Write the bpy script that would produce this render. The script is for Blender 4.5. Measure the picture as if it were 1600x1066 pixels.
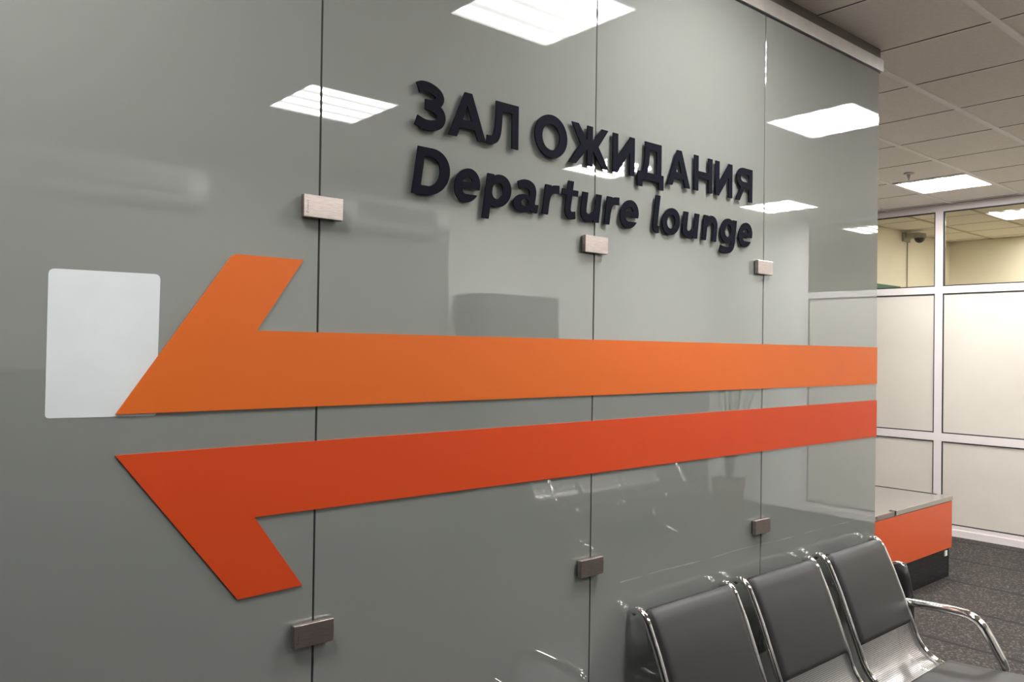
import bpy, bmesh, math, random
import numpy as np
from mathutils import Vector, Matrix

for o in list(bpy.data.objects):
    bpy.data.objects.remove(o)
scene = bpy.context.scene
COL = scene.collection
random.seed(4)

# ------------------------------------------------------------------ camera, world, exposure
CAM_Z = 1.686
cam_data = bpy.data.cameras.new('camera')
cam_data.sensor_width = 36.0
cam_data.lens = 36.0 * 1265.3 / 1600.0
cam_data.clip_start = 0.02
cam = bpy.data.objects.new('camera', cam_data)
COL.objects.link(cam)
cr = Vector((0.7582, -0.6519, 0.0135)).normalized()
cw = Vector((0.6518, 0.7583, 0.0095)).normalized()
cu = cr.cross(cw).normalized()
cr = cw.cross(cu).normalized()
m = Matrix((cr, cu, -cw)).transposed().to_4x4()
m.translation = Vector((0, 0, CAM_Z))
cam.matrix_world = m
scene.camera = cam

world = bpy.data.worlds.new('world')
scene.world = world
world.use_nodes = True
world.node_tree.nodes['Background'].inputs[0].default_value = (0.02, 0.02, 0.02, 1)
world.node_tree.nodes['Background'].inputs[1].default_value = 0.0

scene.view_settings.view_transform = 'Standard'
scene.view_settings.look = 'None'
scene.view_settings.gamma = 1
scene.view_settings.use_curve_mapping = False
scene.view_settings.exposure = 0.62
LAMP = 35.0          # radiance of the fluorescent diffusers
LAMP_BACK = 18.0

# ------------------------------------------------------------------ helpers
def srgb(r, g, b):
    def c(v):
        v /= 255.0
        return v / 12.92 if v <= 0.04045 else ((v + 0.055) / 1.055) ** 2.4
    return (c(r), c(g), c(b), 1)

def mat(name, col, rough=0.5, metal=0.0, coat=0.0, spec=0.5, **kw):
    m = bpy.data.materials.new(name)
    m.use_nodes = True
    b = m.node_tree.nodes['Principled BSDF']
    b.inputs['Base Color'].default_value = col
    b.inputs['Roughness'].default_value = rough
    b.inputs['Metallic'].default_value = metal
    b.inputs['Coat Weight'].default_value = coat
    b.inputs['Coat Roughness'].default_value = 0.0
    b.inputs['Specular IOR Level'].default_value = spec
    return m

def noise_col(m, scale, c0, c1, detail=4, p0=0.35, p1=0.65, bump=0.0, bdist=0.002, stretch=None):
    nt = m.node_tree; N = nt.nodes; L = nt.links
    b = N['Principled BSDF']
    tc = N.new('ShaderNodeTexCoord')
    src = tc.outputs['Object']
    if stretch:
        mp = N.new('ShaderNodeMapping'); mp.inputs['Scale'].default_value = stretch
        L.new(src, mp.inputs[0]); src = mp.outputs[0]
    nz = N.new('ShaderNodeTexNoise'); nz.inputs['Scale'].default_value = scale; nz.inputs['Detail'].default_value = detail
    L.new(src, nz.inputs['Vector'])
    rp = N.new('ShaderNodeValToRGB')
    rp.color_ramp.elements[0].position = p0; rp.color_ramp.elements[0].color = c0
    rp.color_ramp.elements[1].position = p1; rp.color_ramp.elements[1].color = c1
    L.new(nz.outputs['Fac'], rp.inputs[0]); L.new(rp.outputs[0], b.inputs['Base Color'])
    if bump:
        bp = N.new('ShaderNodeBump'); bp.inputs['Strength'].default_value = bump; bp.inputs['Distance'].default_value = bdist
        L.new(nz.outputs['Fac'], bp.inputs['Height']); L.new(bp.outputs[0], b.inputs['Normal'])
    return m

def link(name, me, material, parent=None, smooth=False):
    me.name = name
    ms = material if isinstance(material, (list, tuple)) else [material]
    for x in ms:
        if x: me.materials.append(x)
    if smooth:
        for p in me.polygons: p.use_smooth = True
    o = bpy.data.objects.new(name, me)
    COL.objects.link(o)
    if parent: o.parent = parent
    return o

def from_bm(name, bm, material, parent=None, smooth=False):
    bmesh.ops.recalc_face_normals(bm, faces=bm.faces)
    me = bpy.data.meshes.new(name); bm.to_mesh(me); bm.free()
    return link(name, me, material, parent, smooth)

def box(bm, x0, x1, y0, y1, z0, z1, bev=0.0, seg=2):
    r = bmesh.ops.create_cube(bm, size=1.0)
    vs = r['verts']
    for v in vs:
        v.co = Vector(((x0 + x1) / 2 + v.co.x * (x1 - x0), (y0 + y1) / 2 + v.co.y * (y1 - y0), (z0 + z1) / 2 + v.co.z * (z1 - z0)))
    if bev:
        es = list({e for v in vs for e in v.link_edges})
        bmesh.ops.bevel(bm, geom=es, offset=bev, segments=seg, profile=0.5, affect='EDGES')

def boxes(name, lst, material, parent=None, bev=0.0, smooth=False):
    bm = bmesh.new()
    for b in lst: box(bm, *b, bev=bev)
    return from_bm(name, bm, material, parent, smooth)

def cyl(bm, c, r0, r1, h, axis='Z', seg=24):
    r = bmesh.ops.create_cone(bm, cap_ends=True, segments=seg, radius1=r0, radius2=r1, depth=h)
    R = {'Z': Matrix.Identity(3), 'X': Matrix.Rotation(math.pi / 2, 3, 'Y'), 'Y': Matrix.Rotation(-math.pi / 2, 3, 'X')}[axis]
    for v in r['verts']: v.co = R @ v.co + Vector(c)

def tube(bm, pts, rx, rz=None, seg=10, ref=Vector((1, 0, 0))):
    """sweep an ellipse (rx along ref, rz across) along pts, capped"""
    rz = rz or rx
    pts = [Vector(p) for p in pts]
    rings = []
    for i, p in enumerate(pts):
        t = (pts[min(i + 1, len(pts) - 1)] - pts[max(i - 1, 0)]).normalized()
        a = (ref - t * ref.dot(t)).normalized(); b = t.cross(a)
        rings.append([bm.verts.new(p + a * rx * math.cos(k * 2 * math.pi / seg) + b * rz * math.sin(k * 2 * math.pi / seg)) for k in range(seg)])
    for i in range(len(rings) - 1):
        for k in range(seg):
            bm.faces.new((rings[i][k], rings[i][(k + 1) % seg], rings[i + 1][(k + 1) % seg], rings[i + 1][k]))
    bm.faces.new(rings[0]); bm.faces.new(rings[-1][::-1])

def spline(pts, n=6):
    """Catmull-Rom through 2D/3D points"""
    P = [np.array(p, float) for p in pts]
    P = [2 * P[0] - P[1]] + P + [2 * P[-1] - P[-2]]
    out = []
    for i in range(1, len(P) - 2):
        for j in range(n):
            t = j / n
            out.append(0.5 * ((2 * P[i]) + (-P[i - 1] + P[i + 1]) * t + (2 * P[i - 1] - 5 * P[i] + 4 * P[i + 1] - P[i + 2]) * t * t + (-P[i - 1] + 3 * P[i] - 3 * P[i + 1] + P[i + 2]) * t ** 3))
    out.append(P[-2])
    return out

def tag(o, label, cat, group=None, kind=None):
    o['label'] = label; o['category'] = cat
    if group: o['group'] = group
    if kind: o['kind'] = kind
    return o

def struct(o, label=None, cat=None):
    o['kind'] = 'structure'
    if label: o['label'] = label
    if cat: o['category'] = cat
    return o

def empty(name, loc):
    o = bpy.data.objects.new(name, None); o.location = loc
    o.empty_display_size = 0.1
    COL.objects.link(o)
    return o

# ------------------------------------------------------------------ materials
H = 3.101            # ceiling grid underside
YG = 1.726           # front face of the glass partition
XG = 3.69            # its free end
XF = 8.04            # face of the framed partition
FLOOR_Y0, FLOOR_Y1 = -2.3, 6.2

M_tile = noise_col(mat('ceiling_tile', srgb(200, 191, 178), 0.9), 60, srgb(234, 226, 214), srgb(240, 232, 221), bump=0.03)
M_tbar = mat('ceiling_bar_white', srgb(244, 238, 230), 0.5)
M_dark = mat('seal_and_shade_black', srgb(18, 17, 16), 0.7)  # black of seals and soil, also of strips that paint shade in gaps
M_rail = noise_col(mat('rail_satin_aluminium', srgb(190, 184, 176), 0.45, 0.3), 8, srgb(182, 176, 168), srgb(196, 190, 182))
M_head = mat('header_shade_grey', srgb(105, 97, 88), 0.6)  # darker grey stands in for the shade on the header near the ceiling
M_frame = mat('frame_white_coat', srgb(226, 217, 216), 0.35)
M_gasket = mat('gasket_black', srgb(30, 27, 27), 0.6)
M_panel = noise_col(mat('panel_cream_laminate', srgb(226, 218, 203), 0.4), 1.5, srgb(208, 201, 190), srgb(214, 207, 197))
M_yellow = noise_col(mat('wall_yellow_paint', srgb(222, 206, 166), 0.7), 3, srgb(224, 215, 192), srgb(229, 221, 199))
M_wall = noise_col(mat('wall_pale_paint', srgb(226, 226, 220), 0.7), 3, srgb(236, 236, 231), srgb(240, 240, 236))
M_ceil2 = mat('ceiling_back_room', srgb(236, 228, 210), 0.85)
M_steel = noise_col(mat('clamp_brushed_steel', srgb(205, 192, 186), 0.32, 1.0), 40, srgb(166, 154, 149), srgb(188, 177, 171), stretch=(1, 1, 30))
M_chrome = mat('chrome', srgb(225, 224, 222), 0.08, 1.0)
M_letter = mat('letter_navy_plastic', srgb(13, 13, 22), 0.75, spec=0.05)
M_orange = mat('arrow_orange', srgb(192, 91, 28), 0.45, spec=0.3)
M_red = mat('arrow_red_orange', srgb(185, 62, 21), 0.45, spec=0.3)
M_counter = mat('counter_orange_laminate', srgb(204, 84, 38), 0.4)
M_plinth = mat('plinth_black_gloss', srgb(30, 30, 31), 0.06)
M_top = mat('counter_steel_top', srgb(182, 177, 169), 0.16, 0.75)
M_plastic = mat('black_plastic', srgb(28, 27, 27), 0.4)
M_grey_pl = mat('camera_grey_plastic', srgb(150, 146, 134), 0.5)
M_white_pl = mat('white_plastic', srgb(232, 232, 228), 0.4)
M_green = mat('green_board', srgb(50, 92, 70), 0.6)
M_sticker = noise_col(mat('sticker_white_film', srgb(226, 230, 230), 0.3), 4, srgb(192, 196, 197), srgb(202, 206, 207))
M_mark = mat('engraved_dark', srgb(70, 58, 55), 0.6)
M_leaf = noise_col(mat('leaf_green', srgb(60, 80, 50), 0.5), 10, srgb(48, 66, 40), srgb(78, 98, 62))
M_pot = mat('pot_brown', srgb(110, 84, 66), 0.6)
M_cab = mat('cabinet_dark_grey', srgb(84, 84, 82), 0.5)
M_darkwall = noise_col(mat('wall_dark_panel', srgb(78, 77, 74), 0.6), 2, srgb(74, 73, 70), srgb(82, 81, 78))

# leather
M_leather = mat('seat_dark_grey_leatherette', srgb(40, 37, 36), 0.42, spec=0.4)
noise_col(M_leather, 350, srgb(33, 31, 30), srgb(39, 36, 35), detail=2, bump=0.15, bdist=0.0006)

# floor: speckled granulate with seams across the room
M_floor = mat('floor_speckled_rubber', srgb(60, 55, 54), 0.85)
def build_floor():
    nt = M_floor.node_tree; N = nt.nodes; L = nt.links; b = N['Principled BSDF']
    tc = N.new('ShaderNodeTexCoord')
    vor = N.new('ShaderNodeTexVoronoi'); vor.inputs['Scale'].default_value = 95
    L.new(tc.outputs['Object'], vor.inputs['Vector'])
    sep = N.new('ShaderNodeSeparateColor'); L.new(vor.outputs['Color'], sep.inputs[0])
    rp = N.new('ShaderNodeValToRGB')
    e = rp.color_ramp.elements
    e[0].position = 0.0; e[0].color = srgb(27, 24, 23)
    e[1].position = 0.55; e[1].color = srgb(43, 39, 37)
    x = e.new(0.8); x.color = srgb(52, 46, 43)
    x = e.new(0.95); x.color = srgb(92, 85, 76)
    L.new(sep.outputs[0], rp.inputs[0])
    # seam lines every 0.7 m along x, slightly wavy
    sx = N.new('ShaderNodeSeparateXYZ'); L.new(tc.outputs['Object'], sx.inputs[0])
    nz = N.new('ShaderNodeTexNoise'); nz.inputs['Scale'].default_value = 3.0; L.new(tc.outputs['Object'], nz.inputs['Vector'])
    nm = N.new('ShaderNodeMath'); nm.operation = 'MULTIPLY_ADD'; nm.inputs[1].default_value = 0.03
    L.new(nz.outputs['Fac'], nm.inputs[0]); L.new(sx.outputs[0], nm.inputs[2])
    sub = N.new('ShaderNodeMath'); sub.operation = 'SUBTRACT'; sub.inputs[1].default_value = 6.475
    L.new(nm.outputs[0], sub.inputs[0])
    pp = N.new('ShaderNodeMath'); pp.operation = 'PINGPONG'; pp.inputs[1].default_value = 0.35
    L.new(sub.outputs[0], pp.inputs[0])
    lt = N.new('ShaderNodeMath'); lt.operation = 'LESS_THAN'; lt.inputs[1].default_value = 0.017
    L.new(pp.outputs[0], lt.inputs[0])
    mix = N.new('ShaderNodeMix'); mix.data_type = 'RGBA'
    L.new(lt.outputs[0], mix.inputs[0]); L.new(rp.outputs[0], mix.inputs[6]); mix.inputs[7].default_value = srgb(9, 8, 8)
    L.new(mix.outputs[2], b.inputs['Base Color'])
build_floor()

# frosted glass: glossy front, pale green-grey film behind, a little light comes through
M_glass = mat('glass_frosted_green_grey', srgb(176, 181, 170), 0.0, 0.0, 0.9, 0.5)
def build_glass():
    nt = M_glass.node_tree; N = nt.nodes; L = nt.links
    b = N['Principled BSDF']; out = N['Material Output']
    b.inputs['Coat IOR'].default_value = 2.05; b.inputs['Coat Weight'].default_value = 1.0
    tc = N.new('ShaderNodeTexCoord')
    # faint scuff at chair height, own shape: wavy line plus soft smudges
    sx = N.new('ShaderNodeSeparateXYZ'); L.new(tc.outputs['Object'], sx.inputs[0])
    nz = N.new('ShaderNodeTexNoise'); nz.inputs['Scale'].default_value = 2.2; nz.inputs['Detail'].default_value = 3
    L.new(tc.outputs['Object'], nz.inputs['Vector'])
    a = N.new('ShaderNodeMath'); a.operation = 'MULTIPLY_ADD'; a.inputs[1].default_value = 0.025; L.new(nz.outputs['Fac'], a.inputs[0]); L.new(sx.outputs[2], a.inputs[2])
    s = N.new('ShaderNodeMath'); s.operation = 'SUBTRACT'; s.inputs[1].default_value = 0.962; L.new(a.outputs[0], s.inputs[0])
    ab = N.new('ShaderNodeMath'); ab.operation = 'ABSOLUTE'; L.new(s.outputs[0], ab.inputs[0])
    lt = N.new('ShaderNodeMath'); lt.operation = 'LESS_THAN'; lt.inputs[1].default_value = 0.0014; L.new(ab.outputs[0], lt.inputs[0])
    g1 = N.new('ShaderNodeMath'); g1.operation = 'GREATER_THAN'; g1.inputs[1].default_value = 1.95; L.new(sx.outputs[0], g1.inputs[0])
    nz2 = N.new('ShaderNodeTexNoise'); nz2.inputs['Scale'].default_value = 7.0; L.new(tc.outputs['Object'], nz2.inputs['Vector'])
    rr = N.new('ShaderNodeMapRange'); rr.inputs[1].default_value = 0.42; rr.inputs[2].default_value = 0.7; L.new(nz2.outputs['Fac'], rr.inputs[0])
    m1 = N.new('ShaderNodeMath'); m1.operation = 'MULTIPLY'; L.new(lt.outputs[0], m1.inputs[0]); L.new(g1.outputs[0], m1.inputs[1])
    m2 = N.new('ShaderNodeMath'); m2.operation = 'MULTIPLY'; L.new(m1.outputs[0], m2.inputs[0]); L.new(rr.outputs[0], m2.inputs[1])
    mix = N.new('ShaderNodeMix'); mix.data_type = 'RGBA'
    mix.inputs[6].default_value = srgb(127, 129, 125); mix.inputs[7].default_value = srgb(176, 177, 170)
    L.new(m2.outputs[0], mix.inputs[0]); L.new(mix.outputs[2], b.inputs['Base Color'])
    tr = N.new('ShaderNodeBsdfTranslucent'); tr.inputs[0].default_value = srgb(190, 200, 188)
    ms = N.new('ShaderNodeMixShader'); ms.inputs[0].default_value = 0.12
    L.new(b.outputs[0], ms.inputs[1]); L.new(tr.outputs[0], ms.inputs[2]); L.new(ms.outputs[0], out.inputs[0])
build_glass()
M_gedge = mat('glass_edge_green', srgb(176, 196, 182), 0.15, 0, 0.5)
M_clear = bpy.data.materials.new('pane_clear_glass'); M_clear.use_nodes = True
def build_clear():
    nt = M_clear.node_tree; N = nt.nodes; L = nt.links
    N.remove(N['Principled BSDF'])
    t = N.new('ShaderNodeBsdfTransparent'); t.inputs[0].default_value = (0.97, 0.97, 0.95, 1)
    g = N.new('ShaderNodeBsdfGlossy'); g.inputs['Roughness'].default_value = 0.0
    f = N.new('ShaderNodeFresnel'); f.inputs[0].default_value = 1.45
    ms = N.new('ShaderNodeMixShader')
    L.new(f.outputs[0], ms.inputs[0]); L.new(t.outputs[0], ms.inputs[1]); L.new(g.outputs[0], ms.inputs[2])
    L.new(ms.outputs[0], N['Material Output'].inputs[0])
build_clear()

# perforated metal for seat shells (uv in metres)
M_perf = mat('perforated_grey_metal', srgb(168, 165, 164), 0.32, 0.85)
def build_perf():
    nt = M_perf.node_tree; N = nt.nodes; L = nt.links; b = N['Principled BSDF']; out = N['Material Output']
    uv = N.new('ShaderNodeUVMap'); uv.uv_map = 'UVMap'
    sc = N.new('ShaderNodeVectorMath'); sc.operation = 'SCALE'; sc.inputs['Scale'].default_value = 1 / 0.0065
    L.new(uv.outputs[0], sc.inputs[0])
    fr = N.new('ShaderNodeVectorMath'); fr.operation = 'FRACTION'; L.new(sc.outputs[0], fr.inputs[0])
    sb = N.new('ShaderNodeVectorMath'); sb.operation = 'SUBTRACT'; sb.inputs[1].default_value = (0.5, 0.5, 0); L.new(fr.outputs[0], sb.inputs[0])
    ln = N.new('ShaderNodeVectorMath'); ln.operation = 'LENGTH'; L.new(sb.outputs[0], ln.inputs[0])
    lt = N.new('ShaderNodeMath'); lt.operation = 'LESS_THAN'; lt.inputs[1].default_value = 0.3; L.new(ln.outputs['Value'], lt.inputs[0])
    # plain margin at both sides: |u| < 0.205
    sp = N.new('ShaderNodeSeparateXYZ'); L.new(uv.outputs[0], sp.inputs[0])
    ab = N.new('ShaderNodeMath'); ab.operation = 'ABSOLUTE'; L.new(sp.outputs[0], ab.inputs[0])
    l2 = N.new('ShaderNodeMath'); l2.operation = 'LESS_THAN'; l2.inputs[1].default_value = 0.208; L.new(ab.outputs[0], l2.inputs[0])
    mu = N.new('ShaderNodeMath'); mu.operation = 'MULTIPLY'; L.new(lt.outputs[0], mu.inputs[0]); L.new(l2.outputs[0], mu.inputs[1])
    tr = N.new('ShaderNodeBsdfTransparent')
    ms = N.new('ShaderNodeMixShader'); L.new(mu.outputs[0], ms.inputs[0]); L.new(b.outputs[0], ms.inputs[1]); L.new(tr.outputs[0], ms.inputs[2])
    L.new(ms.outputs[0], out.inputs[0])
build_perf()

def lamp_material(name, strength, tint=(1, 0.99, 0.975)):
    """prismatic diffuser lit by four tubes that run along x"""
    m = bpy.data.materials.new(name); m.use_nodes = True
    nt = m.node_tree; N = nt.nodes; L = nt.links
    N.remove(N['Principled BSDF'])
    tc = N.new('ShaderNodeTexCoord')
    sx = N.new('ShaderNodeSeparateXYZ'); L.new(tc.outputs['Object'], sx.inputs[0])
    mu = N.new('ShaderNodeMath'); mu.operation = 'MULTIPLY'; mu.inputs[1].default_value = 2 * math.pi / 0.14
    L.new(sx.outputs[1], mu.inputs[0])
    co = N.new('ShaderNodeMath'); co.operation = 'COSINE'; L.new(mu.outputs[0], co.inputs[0])
    # -cos : tubes at +-0.07 and +-0.21
    mr = N.new('ShaderNodeMapRange'); mr.inputs[1].default_value = 1.0; mr.inputs[2].default_value = -1.0
    L.new(co.outputs[0], mr.inputs[0])
    pw = N.new('ShaderNodeMath'); pw.operation = 'POWER'; pw.inputs[1].default_value = 2.6; L.new(mr.outputs[0], pw.inputs[0])
    # darker margin at the tube ends
    ab = N.new('ShaderNodeMath'); ab.operation = 'ABSOLUTE'; L.new(sx.outputs[0], ab.inputs[0])
    m2 = N.new('ShaderNodeMapRange'); m2.inputs[1].default_value = 0.22; m2.inputs[2].default_value = 0.275; m2.inputs[3].default_value = 1.0; m2.inputs[4].default_value = 0.0
    L.new(ab.outputs[0], m2.inputs[0])
    ab2 = N.new('ShaderNodeMath'); ab2.operation = 'ABSOLUTE'; L.new(sx.outputs[1], ab2.inputs[0])
    m3 = N.new('ShaderNodeMapRange'); m3.inputs[1].default_value = 0.235; m3.inputs[2].default_value = 0.275; m3.inputs[3].default_value = 1.0; m3.inputs[4].default_value = 0.1
    L.new(ab2.outputs[0], m3.inputs[0])
    p = N.new('ShaderNodeMath'); p.operation = 'MULTIPLY'; L.new(pw.outputs[0], p.inputs[0]); L.new(m2.outputs[0], p.inputs[1])
    p2 = N.new('ShaderNodeMath'); p2.operation = 'MULTIPLY'; L.new(p.outputs[0], p2.inputs[0]); L.new(m3.outputs[0], p2.inputs[1])
    p3 = N.new('ShaderNodeMath'); p3.operation = 'MULTIPLY_ADD'; p3.inputs[1].default_value = 3.0 * strength; p3.inputs[2].default_value = 0.085 * strength; L.new(p2.outputs[0], p3.inputs[0])
    em = N.new('ShaderNodeEmission'); em.inputs[0].default_value = (*tint, 1)
    L.new(p3.outputs[0], em.inputs[1]); L.new(em.outputs[0], N['Material Output'].inputs[0])
    return m
M_lamp = lamp_material('lamp_diffuser_lit', LAMP)
M_lamp2 = lamp_material('lamp_diffuser_lit_back_room', LAMP_BACK, (1, 0.97, 0.91))

# ------------------------------------------------------------------ room shell
X0, X1 = -6.0, 10.93
struct(boxes('floor', [(X0, X1, FLOOR_Y0, FLOOR_Y1, -0.1, 0)], M_floor))
struct(boxes('ceiling', [(X0, XF, FLOOR_Y0, FLOOR_Y1, H + 0.004, H + 0.08)], M_tile))
struct(boxes('ceiling', [(XF + 0.06, X1, FLOOR_Y0, FLOOR_Y1, H + 0.004, H + 0.08)], M_ceil2))
GX, GY, T = 3.78, 2.466, 0.6
def grid_bars(name, x0, x1, y0, y1, xo, yo, main):
    lst = []
    if main:
        j = math.ceil((y0 - yo) / T)
        while yo + j * T < y1:
            y = yo + j * T
            lst.append((x0, x1, y - 0.016, y + 0.016, H - 0.002, H + 0.006)); j += 1
    else:
        j = math.ceil((x0 - xo) / T)
        while xo + j * T < x1:
            x = xo + j * T
            lst.append((x - 0.007, x + 0.007, y0, y1, H + 0.0015, H + 0.006)); j += 1
    return lst
struct(boxes('trim_1', grid_bars('', X0, XF, FLOOR_Y0, FLOOR_Y1, GX, GY, True), M_tbar))
struct(boxes('trim_2', grid_bars('', X0, XF, FLOOR_Y0, FLOOR_Y1, GX, GY, False), M_tbar))
# thin dark strip painting the shadow line beside every cross tee
struct(boxes('trim_3', [(b[0] - 0.005, b[0], b[2], b[3], H + 0.0025, H + 0.006) for b in grid_bars('', X0, XF, FLOOR_Y0, FLOOR_Y1, GX, GY, False)], M_dark))
struct(boxes('trim_4', grid_bars('', XF + 0.06, X1, FLOOR_Y0, FLOOR_Y1, 8.83, 2.47, True) + grid_bars('', XF + 0.06, X1, FLOOR_Y0, FLOOR_Y1, 8.83, 2.47, False), mat('ceiling_bar_back_room', srgb(190, 176, 148), 0.7)))
struct(boxes('wall_back', [(X0 - 0.1, X0, FLOOR_Y0, FLOOR_Y1, 0, H)], M_darkwall))
struct(boxes('wall_left', [(X0, XF, FLOOR_Y1, FLOOR_Y1 + 0.1, 0, H)], M_wall))
YR = FLOOR_Y0
struct(boxes('wall_right', [(4.2, XF, YR - 0.1, YR, 0, 1.52)], mat('wall_lower_grey', srgb(92, 91, 88), 0.6)))
struct(boxes('wall_right', [(4.2, XF, YR - 0.1, YR, 1.52, H)], M_wall))
struct(boxes('wall_right', [(X0, 4.2, YR - 0.1, YR, 0, 1.52)], M_darkwall))
struct(boxes('wall_right', [(X0, 4.2, YR - 0.1, YR, 1.52, H)], mat('wall_mid_grey', srgb(152, 152, 147), 0.6)))
# back room beyond the framed partition
YB, XB = 4.15, 10.83
struct(boxes('wall_back_room_left', [(XF + 0.06, XB, YB, YB + 0.1, 0, H)], M_yellow))
struct(boxes('wall_back_room_far', [(XB, XB + 0.1, YR, YB + 0.1, 0, H)], M_yellow))
struct(boxes('wall_back_room_right', [(XF + 0.06, XB, YR - 0.1, YR, 0, H)], M_yellow))

# framed partition: aluminium frame, cream infill panels below, clear panes above
MULL = [4.245, 3.176, 2.106, 1.036, -0.034, -1.085]
bars_z = [(0.0, 0.10), (0.872, 0.946), (2.262, 2.328), (3.036, H)]
fr = [(XF, XF + 0.06, y - 0.035, y + 0.035, 0.0, H) for y in MULL]
for z0, z1 in bars_z:
    fr.append((XF - 0.001, XF + 0.06, MULL[-1] - 0.035, MULL[0] + 0.035, z0, z1))
struct(boxes('trim_5', fr, M_frame))
struct(boxes('baseboard_far', [(XF - 0.012, XF - 0.001, MULL[-1] - 0.035, MULL[0], 0.0, 0.062)], M_frame))
gk = []; pn = []
for i in range(len(MULL) - 1):
    ya, yb = MULL[i + 1] + 0.035, MULL[i] - 0.035
    for k, (za, zb) in enumerate([(0.10, 0.872), (0.946, 2.262), (2.328, 3.036)]):
        g = 0.010
        x0, x1 = XF + 0.004, XF + 0.03
        gk += [(x0, x1, ya, ya + g, za, zb), (x0, x1, yb - g, yb, za, zb), (x0, x1, ya + g, yb - g, za, za + g), (x0, x1, ya + g, yb - g, zb - g, zb)]
        if k < 2:
            pn.append((XF + 0.012, XF + 0.04, ya + g, yb - g, za + g, zb - g))
        else:
            w = boxes('window_%d' % (i + 1), [(XF + 0.016, XF + 0.022, ya + g, yb - g, za + g, zb - g)], M_clear)
            struct(w)
struct(boxes('trim_6', gk, M_gasket))
struct(boxes('wall_far', pn, M_panel))
struct(boxes('wall_far', [(XF, XF + 0.06, YR, MULL[-1] - 0.035, 0, H), (XF, XF + 0.06, MULL[0] + 0.035, FLOOR_Y1, 0, H)], M_wall))

# ------------------------------------------------------------------ glass partition
SEAMS = [-1.905, -0.975, -0.045, 0.886, 1.8125, 2.749, XG]
glabels = {-1.905: 'tall frosted glass panel beyond the left edge of the photo',
           -0.975: 'tall frosted glass panel just outside the left edge of the photo',
           -0.045: 'frosted glass panel at far left carrying the white sticker and the arrow tips',
           0.886: 'frosted glass panel behind the words ЗАЛ and Depart, between first and second seam',
           1.8125: 'frosted glass panel behind the word lounge, between second and third seam',
           2.749: 'frosted glass panel at the free right end of the partition, without lettering'}
part_root = empty('glass_partition', (-1.0, YG + 0.005, 0)); tag(part_root, 'long frosted green-grey glass partition carrying arrows and lettering', 'glass partition')
part_off = Matrix.Translation((1.0, -(YG + 0.005), 0))
for a, b in zip(SEAMS[:-1], SEAMS[1:]):
    bm = bmesh.new()
    box(bm, a + 0.0024, b - 0.0024 if b < XG else b, YG, YG + 0.010, 0.012, 2.9825, bev=0.0009 if b < XG else 0.0028, seg=1)
    o = from_bm('glass_panel', bm, [M_glass, M_gedge])
    for p in o.data.polygons:
        if abs(p.normal.x) > 0.3 and b == XG and p.center.x > 3: p.material_index = 1
    o.parent = part_root; o.matrix_parent_inverse = part_off; o['label'] = glabels[a]
bm = bmesh.new()
for a in SEAMS[1:-1]: box(bm, a - 0.0024, a + 0.0024, YG + 0.0015, YG + 0.0095, 0.012, 2.98)
o = from_bm('seam_seal', bm, M_dark, part_root); o.matrix_parent_inverse = part_off; o['label'] = 'thin dark seals in the vertical seams'
# top rail + header + floor channel
o = boxes('top_rail', [(-1.905, 3.712, 1.716, 1.775, 2.985, 3.0405)], M_rail, part_root, bev=0.0015); o.matrix_parent_inverse = part_off; o['label'] = 'satin metal rail along the top edge'
struct(boxes('trim_8', [(X0, 3.742, 1.745, 1.80, 3.0405, H + 0.003)], M_head))
o = boxes('floor_channel', [(-1.905, XG, YG - 0.012, YG, 0.0, 0.03), (-1.905, XG, YG + 0.010, YG + 0.022, 0.0, 0.03), (-1.905, XG, YG, YG + 0.010, 0.0, 0.012)], M_rail, part_root); o.matrix_parent_inverse = part_off
struct(boxes('wall_left', [(X0, -1.907, YG, YG + 0.1, 0, 2.98)], M_darkwall))
struct(boxes('trim_10', [(X0, 3.70, YG - 0.001, YG + 0.012, 2.979, 2.985)], M_dark))

# clamps
def clamp(x, z, label, marked):
    e = empty('glass_clamp', (x, YG, z))
    tag(e, label, 'glass clamp', 'steel clamps on the glass seams')
    bm = bmesh.new(); box(bm, -0.05, 0.05, -0.021, -0.006, -0.026, 0.026, bev=0.0012)
    from_bm('clamp_plate', bm, M_steel, e)
    bm = bmesh.new(); box(bm, -0.046, 0.046, -0.006, 0.0, -0.023, 0.023)
    from_bm('rubber_pad', bm, M_plastic, e)
    bm = bmesh.new(); box(bm, -0.05, 0.05, 0.010, 0.022, -0.026, 0.026, bev=0.0012)
    from_bm('rear_plate', bm, M_steel, e)
    if marked:
        # worn vertical maker's mark, a round character and a row of small ticks
        bm = bmesh.new()
        n = 14
        c = Vector((-0.0395, -0.0212, -0.0145)); pts = [c + Vector((0.0024 * math.cos(t), 0, 0.0024 * math.sin(t))) for t in [0.6 + i * (2 * math.pi - 1.2) / n + math.pi / 2 - 0.6 for i in range(n + 1)]]
        tube(bm, pts, 0.0004, seg=5, ref=Vector((0, 1, 0)))
        for i, (l, dz) in enumerate([(0.0028, -0.0095), (0.0028, -0.0078), (0.0028, -0.0058), (0.0028, -0.0043), (0.0028, -0.0028), (0.0028, -0.0008), (0.0028, 0.0007), (0.0028, 0.0022), (0.0028, 0.0045), (0.0028, 0.0062), (0.0045, 0.0090), (0.0045, 0.0115)]):
            box(bm, -0.0395 - l / 2, -0.0395 + l / 2, -0.0214, -0.0209, dz - 0.0003, dz + 0.0003)
        from_bm('maker_mark', bm, M_mark, e)
for i, (x, zt) in enumerate([(0.886, 0), (1.8025, 0), (2.731, 0)]):
    pos = ['on the leftmost seam, left of the word Departure', 'on the middle seam, just below the word Departure', 'on the rightmost seam, below the end of the word lounge'][i]
    clamp(x, 2.007, 'brushed steel glass clamp ' + pos, i == 0)
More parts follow.
